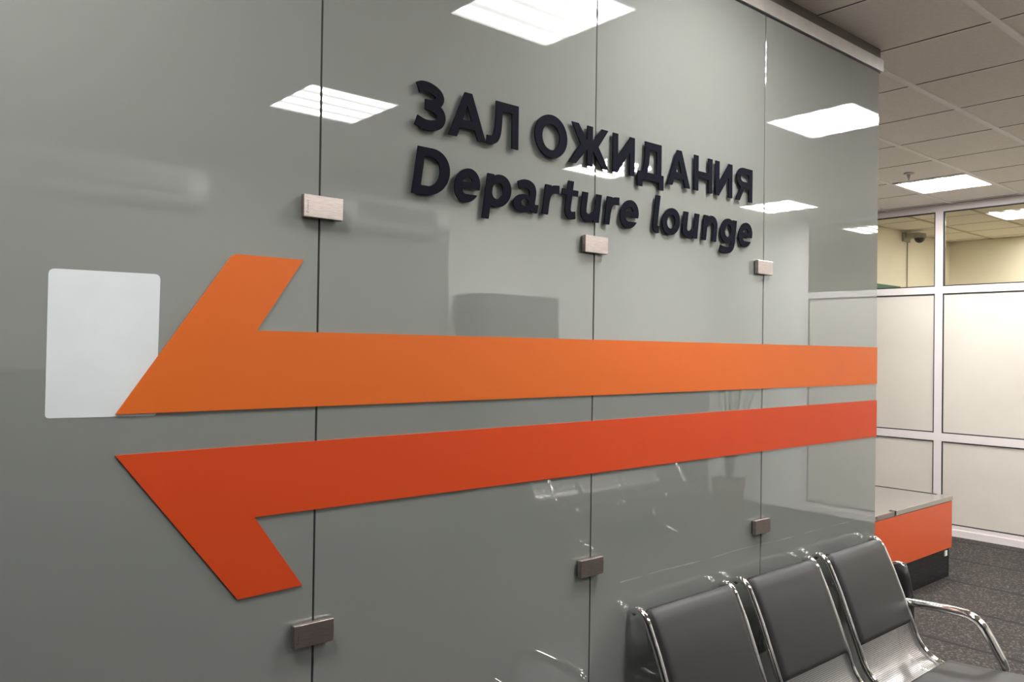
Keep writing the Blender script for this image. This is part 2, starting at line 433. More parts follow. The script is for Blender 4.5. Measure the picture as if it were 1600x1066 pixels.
for i, x in enumerate([0.879, 1.800, 2.733]):
    pos = ['on the leftmost seam, low down right of the red arrow head', 'on the middle seam, below the red arrow shaft', 'on the rightmost seam, just above the chairs'][i]
    clamp(x, 1.025, 'brushed steel glass clamp ' + pos, i == 0)

# ------------------------------------------------------------------ flat shapes: arrows and sticker
def round_poly(pts, radii):
    out = []
    n = len(pts)
    for i in range(n):
        p = Vector(pts[i]); r = radii.get(i, 0)
        if not r: out.append(p); continue
        a = (Vector(pts[i - 1]) - p).normalized(); b = (Vector(pts[(i + 1) % n]) - p).normalized()
        p0, p1 = p + a * r, p + b * r
        for k in range(7):
            t = k / 6
            out.append(p0 * (1 - t) ** 2 + p * 2 * t * (1 - t) + p1 * t * t)
    return out

def plate(name, pts, y_front, thick, material, parent=None):
    bm = bmesh.new()
    f = bm.faces.new([bm.verts.new((p[0], y_front, p[1])) for p in pts])
    r = bmesh.ops.extrude_face_region(bm, geom=[f])
    for v in r['geom']:
        if isinstance(v, bmesh.types.BMVert): v.co.y += thick
    return from_bm(name, bm, material, parent)

o = plate('arrow', round_poly([(0.451, 1.5455), (0.682, 1.8835), (0.846, 1.8835), (0.7375, 1.7185), (XG - 0.003, 1.715), (XG - 0.003, 1.547)], {1: 0.012}), YG - 0.0043, 0.004, M_orange)
tag(o, 'large orange arrow pointing left on the glass wall, upper of the two', 'arrow sign')
o = plate('arrow', [(0.4515, 1.4645), (XG - 0.003, 1.4725), (XG - 0.003, 1.307), (0.739, 1.307), (0.8555, 1.1365), (0.704, 1.1325)], YG - 0.0043, 0.004, M_red)
tag(o, 'large red-orange arrow pointing left on the glass wall, lower of the two', 'arrow sign')
o = plate('sticker', round_poly([(0.3285, 1.543), (0.330, 1.826), (0.5325, 1.8285), (0.5285, 1.5395)], {0: 0.008, 1: 0.012, 2: 0.012, 3: 0.006}), YG - 0.0006, 0.0006, M_sticker)
tag(o, 'blank white rounded rectangle sticker on the glass, partly under the orange arrow tip', 'sticker')

# ------------------------------------------------------------------ raised letters
def ell(cx, cz, rx, rz, n=72):
    return [(cx + rx * math.cos(2 * math.pi * i / n), cz + rz * math.sin(2 * math.pi * i / n)) for i in range(n)]
def half(cx, cz, rx, rz, n=40):
    return [(cx + rx * math.sin(math.pi * i / n), cz - rz * math.cos(math.pi * i / n)) for i in range(n + 1)]
def rect(x0, x1, z0, z1):
    return [(x0, z0), (x1, z0), (x1, z1), (x0, z1)]
def stroke(path, w, n=8):
    P = [np.array(p) for p in spline(path, n)] if n > 1 else [np.array(p, float) for p in path]
    L_, R_ = [], []
    for i in range(len(P)):
        t = P[min(i + 1, len(P) - 1)] - P[max(i - 1, 0)]
        t = t / np.linalg.norm(t); nn = np.array([-t[1], t[0]])
        L_.append(tuple(P[i] + nn * w / 2)); R_.append(tuple(P[i] - nn * w / 2))
    return L_ + R_[::-1]

def poly_sdf(poly, X, Z):
    d = np.full(X.shape, 1e9); inside = np.zeros(X.shape, int)
    n = len(poly)
    for i in range(n):
        ax, az = poly[i]; bx, bz = poly[(i + 1) % n]
        ex, ez = bx - ax, bz - az
        l2 = ex * ex + ez * ez
        if l2 < 1e-16: continue
        wx, wz = X - ax, Z - az
        t = np.clip((wx * ex + wz * ez) / l2, 0, 1)
        d = np.minimum(d, (wx - ex * t) ** 2 + (wz - ez * t) ** 2)
        cr_ = ex * wz - ez * wx
        inside += np.where((az <= Z) & (bz > Z) & (cr_ > 0), 1, 0) - np.where((az > Z) & (bz <= Z) & (cr_ < 0), 1, 0)
    return np.where(inside != 0, -1, 1) * np.sqrt(d)

def contours(ops, cell=0.0006):
    allp = np.array([p for s, poly in ops if s > 0 for p in poly])
    x0, z0 = allp.min(0) - 0.003; x1, z1 = allp.max(0) + 0.003
    xs = np.arange(x0, x1, cell); zs = np.arange(z0, z1, cell)
    X, Z = np.meshgrid(xs, zs)
    F = np.full(X.shape, 1e9)
    for s, poly in ops:
        d = poly_sdf(poly, X, Z)
        F = np.minimum(F, d) if s > 0 else np.maximum(F, -d)
    F[F == 0] = 1e-9
    segs = {}
    inn = F < 0
    code = inn[:-1, :-1] * 1 + inn[:-1, 1:] * 2 + inn[1:, 1:] * 4 + inn[1:, :-1] * 8
    T_ = {1: [(3, 0)], 2: [(0, 1)], 3: [(3, 1)], 4: [(1, 2)], 5: [(3, 0), (1, 2)], 6: [(0, 2)], 7: [(3, 2)], 8: [(2, 3)], 9: [(2, 0)], 10: [(0, 1), (2, 3)], 11: [(2, 1)], 12: [(1, 3)], 13: [(1, 0)], 14: [(0, 3)]}
    def key(j, i, e):
        return {0: ('h', j, i), 1: ('v', j, i + 1), 2: ('h', j + 1, i), 3: ('v', j, i)}[e]
    def pt(k):
        h, j, i = k
        if h == 'h':
            a, b = F[j, i], F[j, i + 1]; t = a / (a - b); return (xs[i] + t * cell, zs[j])
        a, b = F[j, i], F[j + 1, i]; t = a / (a - b); return (xs[i], zs[j] + t * cell)
    nxt = {}
    for j, i in zip(*np.nonzero((code > 0) & (code < 15))):
        for a, b in T_[int(code[j, i])]:
            nxt[key(j, i, a)] = key(j, i, b)
    loops = []
    while nxt:
        k0 = next(iter(nxt)); loop = []; k = k0
        while k in nxt:
            loop.append(pt(k)); k = nxt.pop(k)
        if len(loop) > 8: loops.append(loop)
    return loops

def simplify(loop, tol=0.00022):
    P = np.array(loop)
    far = int(np.argmax(((P - P[0]) ** 2).sum(1)))
    def dp(a, b):
        idx = list(range(a, b + 1)); Q = P[np.array(idx) % len(P)]
        A, B = Q[0], Q[-1]; e = B - A; l = np.linalg.norm(e) or 1e-9
        d = np.abs(e[0] * (Q[:, 1] - A[1]) - e[1] * (Q[:, 0] - A[0])) / l
        k = int(np.argmax(d))
        if d[k] > tol and 0 < k < len(idx) - 1:
            return dp(a, a + k)[:-1] + dp(a + k, b)
        return [a, b]
    ids = dp(0, far)[:-1] + dp(far, len(P))[:-1]
    return [tuple(P[i % len(P)]) for i in ids]

SH, ZB2 = 0.145, 2.076
def letter(ops, char_label, group, shear=0.0, zb=ZB2):
    loops = [simplify(l) for l in contours(ops)]
    loops = [[(x + shear * (z - zb), z) for x, z in l] for l in loops]
    cu_ = bpy.data.curves.new('glyph', 'CURVE'); cu_.dimensions = '2D'; cu_.fill_mode = 'BOTH'; cu_.extrude = 0.002; cu_.bevel_depth = 0
    allx = [p[0] for l in loops for p in l]; cx = (min(allx) + max(allx)) / 2; cz = min(p[1] for l in loops for p in l)
    for l in loops:
        s = cu_.splines.new('POLY'); s.points.add(len(l) - 1); s.use_cyclic_u = True
        for i, (x, z) in enumerate(l): s.points[i].co = (x - cx, z - cz, 0, 1)
    tmp = bpy.data.objects.new('glyph', cu_); COL.objects.link(tmp)
    bpy.context.view_layer.update()
    dg = bpy.context.evaluated_depsgraph_get()
    me = bpy.data.meshes.new_from_object(tmp.evaluated_get(dg))
    bpy.data.objects.remove(tmp); bpy.data.curves.remove(cu_)
    me.transform(Matrix.Rotation(math.pi / 2, 4, 'X'))
    me.materials.clear()
    o = link('sign_letter', me, M_letter)
    o.location = (cx, YG - 0.0105, cz)
    # two hidden pins hold the letter off the glass
    allp = np.array([p for s, poly in ops if s > 0 for p in poly]); x0, z0 = allp.min(0); x1, z1 = allp.max(0)
    X, Z = np.meshgrid(np.linspace(x0, x1, 60), np.linspace(z0, z1, 60)); F = np.full(X.shape, 1e9)
    for s, poly in ops:
        d = poly_sdf(poly, X, Z); F = np.minimum(F, d) if s > 0 else np.maximum(F, -d)
    for half_ in (Z > (z0 + z1) / 2, Z <= (z0 + z1) / 2):
        k = np.argmin(np.where(half_, F, 1)); px, pz = X.flat[k], Z.flat[k]; px += shear * (pz - zb)
        bm = bmesh.new(); cyl(bm, (px - cx, 0.002 + 0.0041, pz - cz), 0.003, 0.003, 0.0082, 'Y', seg=10)
        from_bm('standoff_pin', bm, M_steel, o)
    tag(o, char_label, 'letter', group)
    return o

b_, t_ = 2.2445, 2.3665
def A_ops(x, k=1.0):
    f = lambda u: x + (u - 1.244) * k
    return [(1, [(f(1.244), b_), (f(1.297), t_), (f(1.3215), t_), (f(1.3705), b_), (f(1.342), b_), (f(1.332), 2.270), (f(1.283), 2.270), (f(1.2725), b_)]),
            (-1, [(f(1.2915), 2.292), (f(1.321), 2.292), (f(1.306), 2.332)])]
def I_ops(x):
    f = lambda u: x + (u - 1.879)
    return [(1, rect(f(1.879), f(1.9025), b_, t_)), (1, rect(f(1.9585), f(1.982), b_, t_)),
            (1, [(f(1.879), b_), (f(1.900), b_), (f(1.960), 2.317), (f(1.982), t_), (f(1.962), t_), (f(1.902), 2.295)])]
line1 = [
 ('З', 'first letter of ЗАЛ', [(1, stroke([(1.1475, 2.3475), (1.163, 2.3535), (1.186, 2.3525), (1.208, 2.3435), (1.2165, 2.331), (1.209, 2.3175), (1.192, 2.310), (1.171, 2.3085)], 0.026)),
        (1, stroke([(1.171, 2.3085), (1.195, 2.306), (1.215, 2.296), (1.2215, 2.281), (1.213, 2.265), (1.193, 2.257), (1.169, 2.2565), (1.1435, 2.264)], 0.027))]),
 ('А', 'second letter of ЗАЛ', A_ops(1.244)),
 ('Л', 'last letter of ЗАЛ', [(1, rect(1.4045, 1.487, 2.3415, t_)), (1, rect(1.463, 1.487, b_, t_)),
        (1, stroke([(1.4165, 2.360), (1.416, 2.325), (1.413, 2.288), (1.406, 2.266), (1.393, 2.2565), (1.374, 2.2555)], 0.0235))]),
 ('О', 'first letter of ОЖИДАНИЯ', [(1, ell(1.614, 2.3055, 0.065, 0.063)), (-1, ell(1.613, 2.3035, 0.035, 0.0375))]),
 ('Ж', 'second letter of ОЖИДАНИЯ', [(1, rect(1.7645, 1.788, b_, t_)),
        (1, [(1.697, t_), (1.726, t_), (1.769, 2.314), (1.769, 2.298), (1.7165, b_), (1.687, b_), (1.736, 2.306)]),
        (1, [(1.857, t_), (1.8275, t_), (1.783, 2.314), (1.783, 2.298), (1.8315, b_), (1.860, b_), (1.8135, 2.309)])]),
 ('И', 'third letter of ОЖИДАНИЯ', I_ops(1.879)),
 ('Д', 'fourth letter of ОЖИДАНИЯ', [(1, rect(2.033, 2.1165, 2.341, t_)), (1, rect(2.0925, 2.1165, 2.25, t_)), (1, rect(1.9965, 2.1285, 2.2415, 2.2665)),
        (1, rect(1.9965, 2.0215, 2.218, 2.25)), (1, rect(2.1035, 2.1285, 2.218, 2.25)),
        (1, stroke([(2.045, 2.360), (2.0445, 2.325), (2.040, 2.290), (2.031, 2.262)], 0.0235))]),
 ('А', 'fifth letter of ОЖИДАНИЯ', A_ops(2.1475, 0.985)),
 ('Н', 'sixth letter of ОЖИДАНИЯ', [(1, rect(2.2945, 2.3185, b_, t_)), (1, rect(2.376, 2.4, b_, t_)), (1, rect(2.31, 2.38, 2.2895, 2.3135))]),
 ('И', 'seventh letter of ОЖИДАНИЯ', I_ops(2.4185)),
 ('Я', 'last letter of ОЖИДАНИЯ', [(1, ell(2.590, 2.3295, 0.041, 0.037)), (1, rect(2.590, 2.640, 2.2925, t_)), (-1, ell(2.592, 2.3295, 0.0175, 0.0140)), (-1, rect(2.592, 2.6265, 2.3155, 2.3435)),
        (1, rect(2.6265, 2.6505, b_, t_)), (1, [(2.543, b_), (2.5695, b_), (2.606, 2.303), (2.580, 2.303)])]),
]
def shift(ops, dx, k=1.0, x0=0.0):
    return [(s, [(x0 + (x - x0) * k + dx, z) for x, z in p]) for s, p in ops]
e_ops = [(1, ell(1.303, 2.1195, 0.0427, 0.0462)), (-1, ell(1.3025, 2.1195, 0.0185, 0.0235)), (1, rect(1.279, 1.3452, 2.1115, 2.1285)),
         (-1, [(1.2885, 2.1115), (1.37, 2.1115), (1.37, 2.0995), (1.325, 2.0965), (1.303, 2.0965)]), (-1, [(1.3395, 2.0998), (1.37, 2.0998), (1.37, 2.06), (1.3375, 2.06)])]
r_ops = [(1, rect(1.581, 1.6045, 2.0765, 2.164)), (1, stroke([(1.5925, 2.112), (1.597, 2.136), (1.611, 2.151), (1.638, 2.1545)], 0.0245))]
u_ops = [(1, rect(1.7945, 1.8185, 2.0765, 2.1635)), (1, stroke([(1.7465, 2.1635), (1.7465, 2.112), (1.751, 2.095), (1.766, 2.0865), (1.783, 2.090), (1.798, 2.103)], 0.0245))]
line2 = [
 ('D', 'capital, first letter of Departure', [(1, rect(1.133, 1.181, 2.0765, 2.1985)), (1, half(1.178, 2.1375, 0.064, 0.061)), (-1, rect(1.157, 1.179, 2.1, 2.175)), (-1, half(1.178, 2.1375, 0.033, 0.0375))]),
 ('e', 'second letter of Departure', e_ops),
 ('p', 'third letter of Departure', [(1, ell(1.4105, 2.1195, 0.0465, 0.0458)), (-1, ell(1.4075, 2.1190, 0.0195, 0.0228)), (1, rect(1.3655, 1.389, 2.039, 2.1635))]),
 ('a', 'fourth letter of Departure', [(1, stroke([(1.480, 2.1465), (1.495, 2.1525), (1.512, 2.1535), (1.528, 2.148), (1.537, 2.133), (1.5375, 2.112), (1.538, 2.096), (1.546, 2.0875), (1.5625, 2.0865)], 0.0245)),
        (1, ell(1.505, 2.0975, 0.0365, 0.0262)), (-1, ell(1.5115, 2.1005, 0.0140, 0.0105))]),
 ('r', 'fifth letter of Departure', r_ops),
 ('t', 'sixth letter of Departure', [(1, rect(1.650, 1.7165, 2.1445, 2.162)), (1, stroke([(1.6815, 2.188), (1.681, 2.150), (1.6805, 2.115), (1.6815, 2.098), (1.689, 2.0875), (1.700, 2.0850), (1.715, 2.0875)], 0.0235))]),
 ('u', 'seventh letter of Departure', u_ops),
 ('r', 'eighth letter of Departure', shift(r_ops, 0.262)),
 ('e', 'last letter of Departure', shift(e_ops, 0.6495, 1.03, 1.26)),
 ('l', 'first letter of lounge', [(1, stroke([(2.0845, 2.199), (2.0845, 2.150), (2.0842, 2.110), (2.086, 2.093), (2.094, 2.0865), (2.106, 2.0863)], 0.0235))]),
 ('o', 'second letter of lounge', [(1, ell(2.165, 2.120, 0.0475, 0.0462)), (-1, ell(2.1645, 2.120, 0.0210, 0.0240))]),
 ('u', 'third letter of lounge', shift(u_ops, 0.493, 1.035, 1.7345)),
 ('n', 'fourth letter of lounge', [(1, rect(2.342, 2.3655, 2.0765, 2.165)), (1, stroke([(2.354, 2.126), (2.365, 2.147), (2.383, 2.1545), (2.401, 2.1505), (2.411, 2.138), (2.4135, 2.118), (2.4135, 2.0765)], 0.024))]),
 ('g', 'fifth letter of lounge', [(1, ell(2.4885, 2.1235, 0.044, 0.0445)), (-1, ell(2.4915, 2.1235, 0.0190, 0.0225)), (1, rect(2.516, 2.540, 2.085, 2.1655)),
        (1, stroke([(2.528, 2.110), (2.528, 2.085), (2.524, 2.067), (2.511, 2.0555), (2.490, 2.0525), (2.470, 2.0535), (2.451, 2.0575)], 0.0235))]),
 ('e', 'last letter of lounge', shift(e_ops, 1.298, 1.03, 1.26)),
]
for ch, where, ops in line1:
    letter(ops, 'dark navy raised letter %s, %s, upper line on the glass' % (ch, where), 'raised letters of the upper line')
for ch, where, ops in line2:
    letter(ops, 'dark navy raised slanted letter %s, %s, lower line on the glass' % (ch, where), 'raised letters of the lower line', SH)

# ------------------------------------------------------------------ ceiling lamps
def make_lamp(x, y, label, material=M_lamp, group='square ceiling lamps of the waiting area'):
    e = empty('ceiling_lamp', (x, y, H)); tag(e, label, 'ceiling lamp', group)
    bm = bmesh.new()
    for b in [(-0.293, 0.293, -0.293, -0.275), (-0.293, 0.293, 0.275, 0.293), (-0.293, -0.275, -0.275, 0.275), (0.275, 0.293, -0.275, 0.275)]:
        box(bm, *b, -0.004, 0.003)
    from_bm('lamp_frame', bm, M_tbar, e)
    bm = bmesh.new(); box(bm, -0.275, 0.275, -0.275, 0.275, -0.001, 0.002)
    from_bm('diffuser', bm, material, e)
    return e
rows = {-4: GY + 3.5 * T, 2: GY - 2.5 * T, 5: GY - 5.5 * T, -1: GY + 0.5 * T}
names = {(2, -3): 'square lit ceiling lamp above the sign letters, large reflection at the top of the glass',
         (2, 1): 'square lit ceiling lamp just past the glass end, reflected at the right of the lettering',
         (2, 5): 'square lit ceiling lamp nearest the framed partition on the aisle side',
         (2, -7): 'square lit ceiling lamp behind the photographer, nearest the glass',
         (5, -3): 'square lit ceiling lamp by the air conditioners, reflected upper left on the glass',
         (5, 1): 'square lit ceiling lamp on the opposite side, its reflection under the letters ЖИ',
         (5, 5): 'square lit ceiling lamp on the opposite side, its reflection beside the lettering end',
         (5, -7): 'square lit ceiling lamp behind the photographer, nearest the opposite wall',
         (-1, -3): 'square lit ceiling lamp behind the glass partition, first of that row',
         (-1, 1): 'square lit ceiling lamp behind the glass partition, second of that row',
         (-1, 5): 'square lit ceiling lamp seen directly, right of the glass end beside the sprinkler',
         (-1, -7): 'square lit ceiling lamp behind the glass partition, at its far left'}
for (j, k), lab in names.items():
    if (j, k) in ((5, -7), (-1, -7)): continue
    make_lamp(GX + (k + 0.5) * T, rows[j], lab)
for (y, lab) in [(2.77, 'square lit lamp in the room beyond the framed partition, seen through its pane'),
                 (-0.83, 'square lit lamp in the room beyond, reflected at the glass end'),
                 (0.97, 'square lit lamp in the room beyond, midway along the partition')]:
    if y == 0.97: continue
    make_lamp(8.83 + 0.3, y, lab, M_lamp2, 'square ceiling lamps of the room beyond')
make_lamp(8.83 + 1.5, 2.77 , 'farther square lit lamp in the room beyond, cut by the right photo edge', M_lamp2, 'square ceiling lamps of the room beyond')

# sprinkler
e = empty('sprinkler', (6.47, 2.785, H)); tag(e, 'small metal ceiling sprinkler beside the lit lamp', 'sprinkler')
bm = bmesh.new(); cyl(bm, (0, 0, -0.004), 0.034, 0.038, 0.008); from_bm('collar', bm, M_rail, e)
bm = bmesh.new(); cyl(bm, (0, 0, -0.022), 0.010, 0.016, 0.03, seg=12); cyl(bm, (0, 0, -0.046), 0.004, 0.005, 0.02, seg=10)
tube(bm, [(-0.012, 0, -0.02), (-0.016, 0, -0.034), (0, 0, -0.055)], 0.003, seg=6, ref=Vector((0, 1, 0))); tube(bm, [(0.012, 0, -0.02), (0.016, 0, -0.034), (0, 0, -0.055)], 0.003, seg=6, ref=Vector((0, 1, 0)))
from_bm('nozzle', bm, M_steel, e)
bm = bmesh.new(); cyl(bm, (0, 0, -0.058), 0.014, 0.014, 0.002, seg=16); from_bm('deflector', bm, M_steel, e)

# ------------------------------------------------------------------ bench
RAIL = [(1.711, 0.848), (1.698, 0.857), (1.680, 0.858), (1.656, 0.838), (1.637, 0.803), (1.606, 0.738), (1.564, 0.636), (1.524, 0.536), (1.500, 0.475), (1.470, 0.432), (1.430, 0.402), (1.385, 0.390), (1.32, 0.390), (1.22, 0.397), (1.10, 0.410), (1.03, 0.414), (0.985, 0.404), (0.965, 0.378)]
RP = spline(RAIL, 5)
def resample(P, n):
    P = np.array(P); d = np.r_[0, np.cumsum(np.linalg.norm(np.diff(P, axis=0), axis=1))]
    s = np.linspace(0, d[-1], n)
    return np.c_[np.interp(s, d, P[:, 0]), np.interp(s, d, P[:, 1])], s
RS, RSs = resample(RP, 90)
tng = np.gradient(RS, axis=0); tng /= np.linalg.norm(tng, axis=1)[:, None]
# normal pointing to the sitter: (-y, up)
NRM = np.c_[tng[:, 1], -tng[:, 0]]
if NRM[30][0] > 0: NRM = -NRM
SW = 0.488

def seat_shell(parent, xc):
    me = bpy.data.meshes.new('seat_shell'); bm = bmesh.new(); uvl = bm.loops.layers.uv.new('UVMap')
    xs = np.linspace(-SW / 2 + 0.012, SW / 2 - 0.012, 9)
    base = RS - NRM * 0.006
    g = [[bm.verts.new((x, p[0], p[1])) for x in xs] for p in base[2:-2]]
    ss = RSs[2:-2]
    for i in range(len(g) - 1):
        for j in range(8):
            f = bm.faces.new((g[i][j], g[i + 1][j], g[i + 1][j + 1], g[i][j + 1])); f.smooth = True
            for l, (a, b) in zip(f.loops, ((i, j), (i + 1, j), (i + 1, j + 1), (i, j + 1))): l[uvl].uv = (xs[b], ss[a])
    bm.to_mesh(me); bm.free()
    o = link('seat_shell', me, M_perf, parent)
    o.location = (xc, 0, 0); o['label'] = 'perforated grey metal seat shell'
    return o

def cushion(parent, s0, s1, name, thick, wrap=0.0):
    i0 = int(np.searchsorted(RSs, s0)); i1 = int(np.searchsorted(RSs, s1))
    ids = np.arange(i0, i1 + 1); n = len(ids)
    # denser parameter near the ends
    u = np.linspace(0, 1, 34); u = 0.5 - 0.5 * np.cos(math.pi * u); u = 0.5 * u + 0.5 * np.linspace(0, 1, 34)
    py = np.interp(u, np.linspace(0, 1, n), RS[ids, 0]); pz = np.interp(u, np.linspace(0, 1, n), RS[ids, 1])
    ny = np.interp(u, np.linspace(0, 1, n), NRM[ids, 0]); nz = np.interp(u, np.linspace(0, 1, n), NRM[ids, 1])
    w = SW / 2 - 0.016
    v = np.linspace(-1, 1, 30); v = np.sign(v) * (1 - (1 - np.abs(v)) ** 1.5)
    L_ = (s1 - s0)
    bm = bmesh.new()
    def prof(d, r=0.020):
        d = min(max(d, 0), r) / r
        return math.sqrt(max(0, 1 - (1 - d) ** 2))
    top, bot = [], []
    for a in range(len(u)):
        rt, rb = [], []
        for b in range(len(v)):
            de = min(u[a], 1 - u[a]) * L_; dx = (1 - abs(v[b])) * w
            h = -0.004 + thick * prof(de) * prof(dx) * (0.9 + 0.1 * (1 - v[b] ** 2))
            rt.append(bm.verts.new((v[b] * w, py[a] + ny[a] * h, pz[a] + nz[a] * h)))
            rb.append(bm.verts.new((v[b] * w, py[a] - ny[a] * 0.0045, pz[a] - nz[a] * 0.0045)))
        top.append(rt); bot.append(rb)
    A, B = len(u), len(v)
    for a in range(A - 1):
        for b in range(B - 1):
            bm.faces.new((top[a][b], top[a + 1][b], top[a + 1][b + 1], top[a][b + 1]))
            bm.faces.new((bot[a][b], bot[a][b + 1], bot[a + 1][b + 1], bot[a + 1][b]))
    for a in range(A - 1):
        bm.faces.new((top[a][0], bot[a][0], bot[a + 1][0], top[a + 1][0])); bm.faces.new((top[a][-1], top[a + 1][-1], bot[a + 1][-1], bot[a][-1]))
    for b in range(B - 1):
        bm.faces.new((top[0][b], top[0][b + 1], bot[0][b + 1], bot[0][b])); bm.faces.new((top[-1][b], bot[-1][b], bot[-1][b + 1], top[-1][b + 1]))
    return from_bm(name, bm, M_leather, parent, smooth=True)

def s_at(y, z):
    return RSs[int(np.argmin((RS[:, 0] - y) ** 2 + (RS[:, 1] - z) ** 2))]
S_TOP, S_BB, S_SB, S_SF = RSs[3], s_at(1.521, 0.530), s_at(1.375, 0.388), s_at(0.975, 0.39)

ARM = [(1.585, 0.40), (1.592, 0.50), (1.590, 0.570), (1.572, 0.598), (1.53, 0.603), (1.43, 0.609), (1.335, 0.610), (1.292, 0.602), (1.262, 0.580), (1.238, 0.548), (1.205, 0.492), (1.178, 0.440), (1.160, 0.37), (1.16, 0.315)]
def build_bench(name, label, group):
    e = empty(name, (0, 0, 0)); tag(e, label, 'bench', group)
    for xc in (2.2335, 2.797, 3.361):
        sh = seat_shell(e, xc)
        cushion(sh, S_TOP, S_BB, 'back_cushion', 0.026)
        cushion(sh, S_SB, S_SF, 'seat_cushion', 0.045)
        for s in (-1, 1):
            bm = bmesh.new()
            tube(bm, [(s * (SW / 2 - 0.006), p[0], p[1]) for p in RP], 0.0115, 0.0125, seg=12)
            from_bm('side_rail', bm, M_chrome, sh, smooth=True)
        bm = bmesh.new()
        box(bm, -0.16, 0.16, 1.20, 1.42, 0.362, 0.374); box(bm, -0.15, -0.12, 1.17, 1.43, 0.345, 0.374); box(bm, 0.12, 0.15, 1.17, 1.43, 0.345, 0.374)
        from_bm('mounting_plate', bm, M_plastic, sh)
    bm = bmesh.new(); box(bm, 1.97, 3.66, 1.28, 1.36, 0.285, 0.345, bev=0.006); from_bm('beam', bm, M_plastic, e)
    for x in (1.952, 3.643):
        bm = bmesh.new(); tube(bm, [(x, p[0], p[1]) for p in spline(ARM, 5)], 0.021, 0.018, seg=14)
        tube(bm, [(x, 1.585, 0.405), (x, 1.50, 0.325), (x, 1.36, 0.315), (x, 1.155, 0.318)], 0.014, 0.012)
        a = from_bm('armrest', bm, M_chrome, e, smooth=True)
        bm = bmesh.new(); tube(bm, [(x, 1.588, 0.585), (x, 1.566, 0.592)], 0.021, 0.016, seg=12); from_bm('arm_cap', bm, M_plastic, a)
    for x in (2.26, 3.35):
        bm = bmesh.new()
        tube(bm, [(x, 1.32, 0.30), (x, 1.31, 0.16), (x, 1.22, 0.085), (x, 1.02, 0.03)], 0.022, 0.018)
        tube(bm, [(x, 1.32, 0.30), (x, 1.33, 0.16), (x, 1.42, 0.085), (x, 1.58, 0.03)], 0.022, 0.018)
        l = from_bm('leg', bm, M_chrome, e, smooth=True)
        for y in (1.02, 1.58):
            bm = bmesh.new(); cyl(bm, (x, y, 0.0125), 0.026, 0.022, 0.025); from_bm('foot', bm, M_plastic, l)
    return e
bench = build_bench('waiting_bench', 'chrome and dark grey padded three-seat bench with its back to the glass wall', 'three-seat waiting benches')
# end support behind the last seat
bm = bmesh.new()
pts = [(3.728, 1.636, 0.738), (3.728, 1.618, 0.68), (3.722, 1.597, 0.60), (3.70, 1.585, 0.50), (3.67, 1.54, 0.37), (3.66, 1.40, 0.32)]
tube(bm, pts, 0.012, 0.034, seg=14); es = from_bm('end_support', bm, M_plastic, bench, smooth=True)
bm = bmesh.new(); tube(bm, [(3.728, 1.674, 0.722), (3.728, 1.664, 0.738), (3.728, 1.640, 0.745), (3.728, 1.618, 0.741), (3.728, 1.602, 0.728)], 0.013, 0.005, seg=10); from_bm('trim_cap', bm, M_chrome, es, smooth=True)

def copy_tree(o, parent=None):
    c = o.copy(); COL.objects.link(c)
    if parent: c.parent = parent
    for ch in o.children: copy_tree(ch, c)
    return c
b2 = copy_tree(bench)
b2.rotation_euler = (0, 0, math.pi); b2.location = (8.25, -0.15, 0)
b2['label'] = 'dark grey bench across the aisle, only its chrome arms glint in the glass'

# ------------------------------------------------------------------ inspection counter
CX0, CX1, CY0, CY1 = 4.35, 6.580, 2.489, 3.30
e = empty('counter', ((CX0 + CX1) / 2, (CY0 + CY1) / 2, 0)); tag(e, 'low orange counter with shiny steel top standing behind the glass end', 'counter')
ox, oy = (CX0 + CX1) / 2, (CY0 + CY1) / 2
hw, hd = (CX1 - CX0) / 2, (CY1 - CY0) / 2
bm = bmesh.new(); box(bm, -hw, hw, -hd, hd, 0.222, 0.572, bev=0.002); from_bm('body', bm, M_counter, e)
bm = bmesh.new(); box(bm, -hw, hw + 0.004, -hd - 0.004, hd, 0.576, 0.611, bev=0.003); tp = from_bm('steel_top', bm, M_top, e)
bm = bmesh.new(); box(bm, -hw + 0.01, hw - 0.005, -hd + 0.005, hd, 0.571, 0.577); from_bm('shadow_gap', bm, M_dark, e)
bm = bmesh.new(); box(bm, -hw + 0.02, hw - 0.012, -hd + 0.014, hd - 0.02, 0.0, 0.222, bev=0.004); pl = from_bm('plinth', bm, M_plinth, e); pl['label'] = 'glossy black plinth'
bm = bmesh.new(); box(bm, hw - 0.10, hw - 0.06, -hd + 0.008, -hd + 0.0145, 0.165, 0.205, bev=0.001); from_bm('lock', bm, M_white_pl, pl)
bm = bmesh.new(); box(bm, 5.33 - ox, 5.585 - ox, -hd - 0.009, -hd - 0.003, 0.585, 0.612, bev=0.001); from_bm('edge_plate', bm, M_steel, tp)
bm = bmesh.new(); box(bm, 5.585 - ox, 5.612 - ox, -hd - 0.010, -hd + 0.03, 0.583, 0.614, bev=0.001); from_bm('edge_notch', bm, M_dark, tp)
bm = bmesh.new(); box(bm, hw - 0.035, hw - 0.028, -hd + 0.10, hd - 0.1, 0.6105, 0.6145); from_bm('edge_dark_line', bm, M_dark, tp)  # thin dark line along the far edge of the top

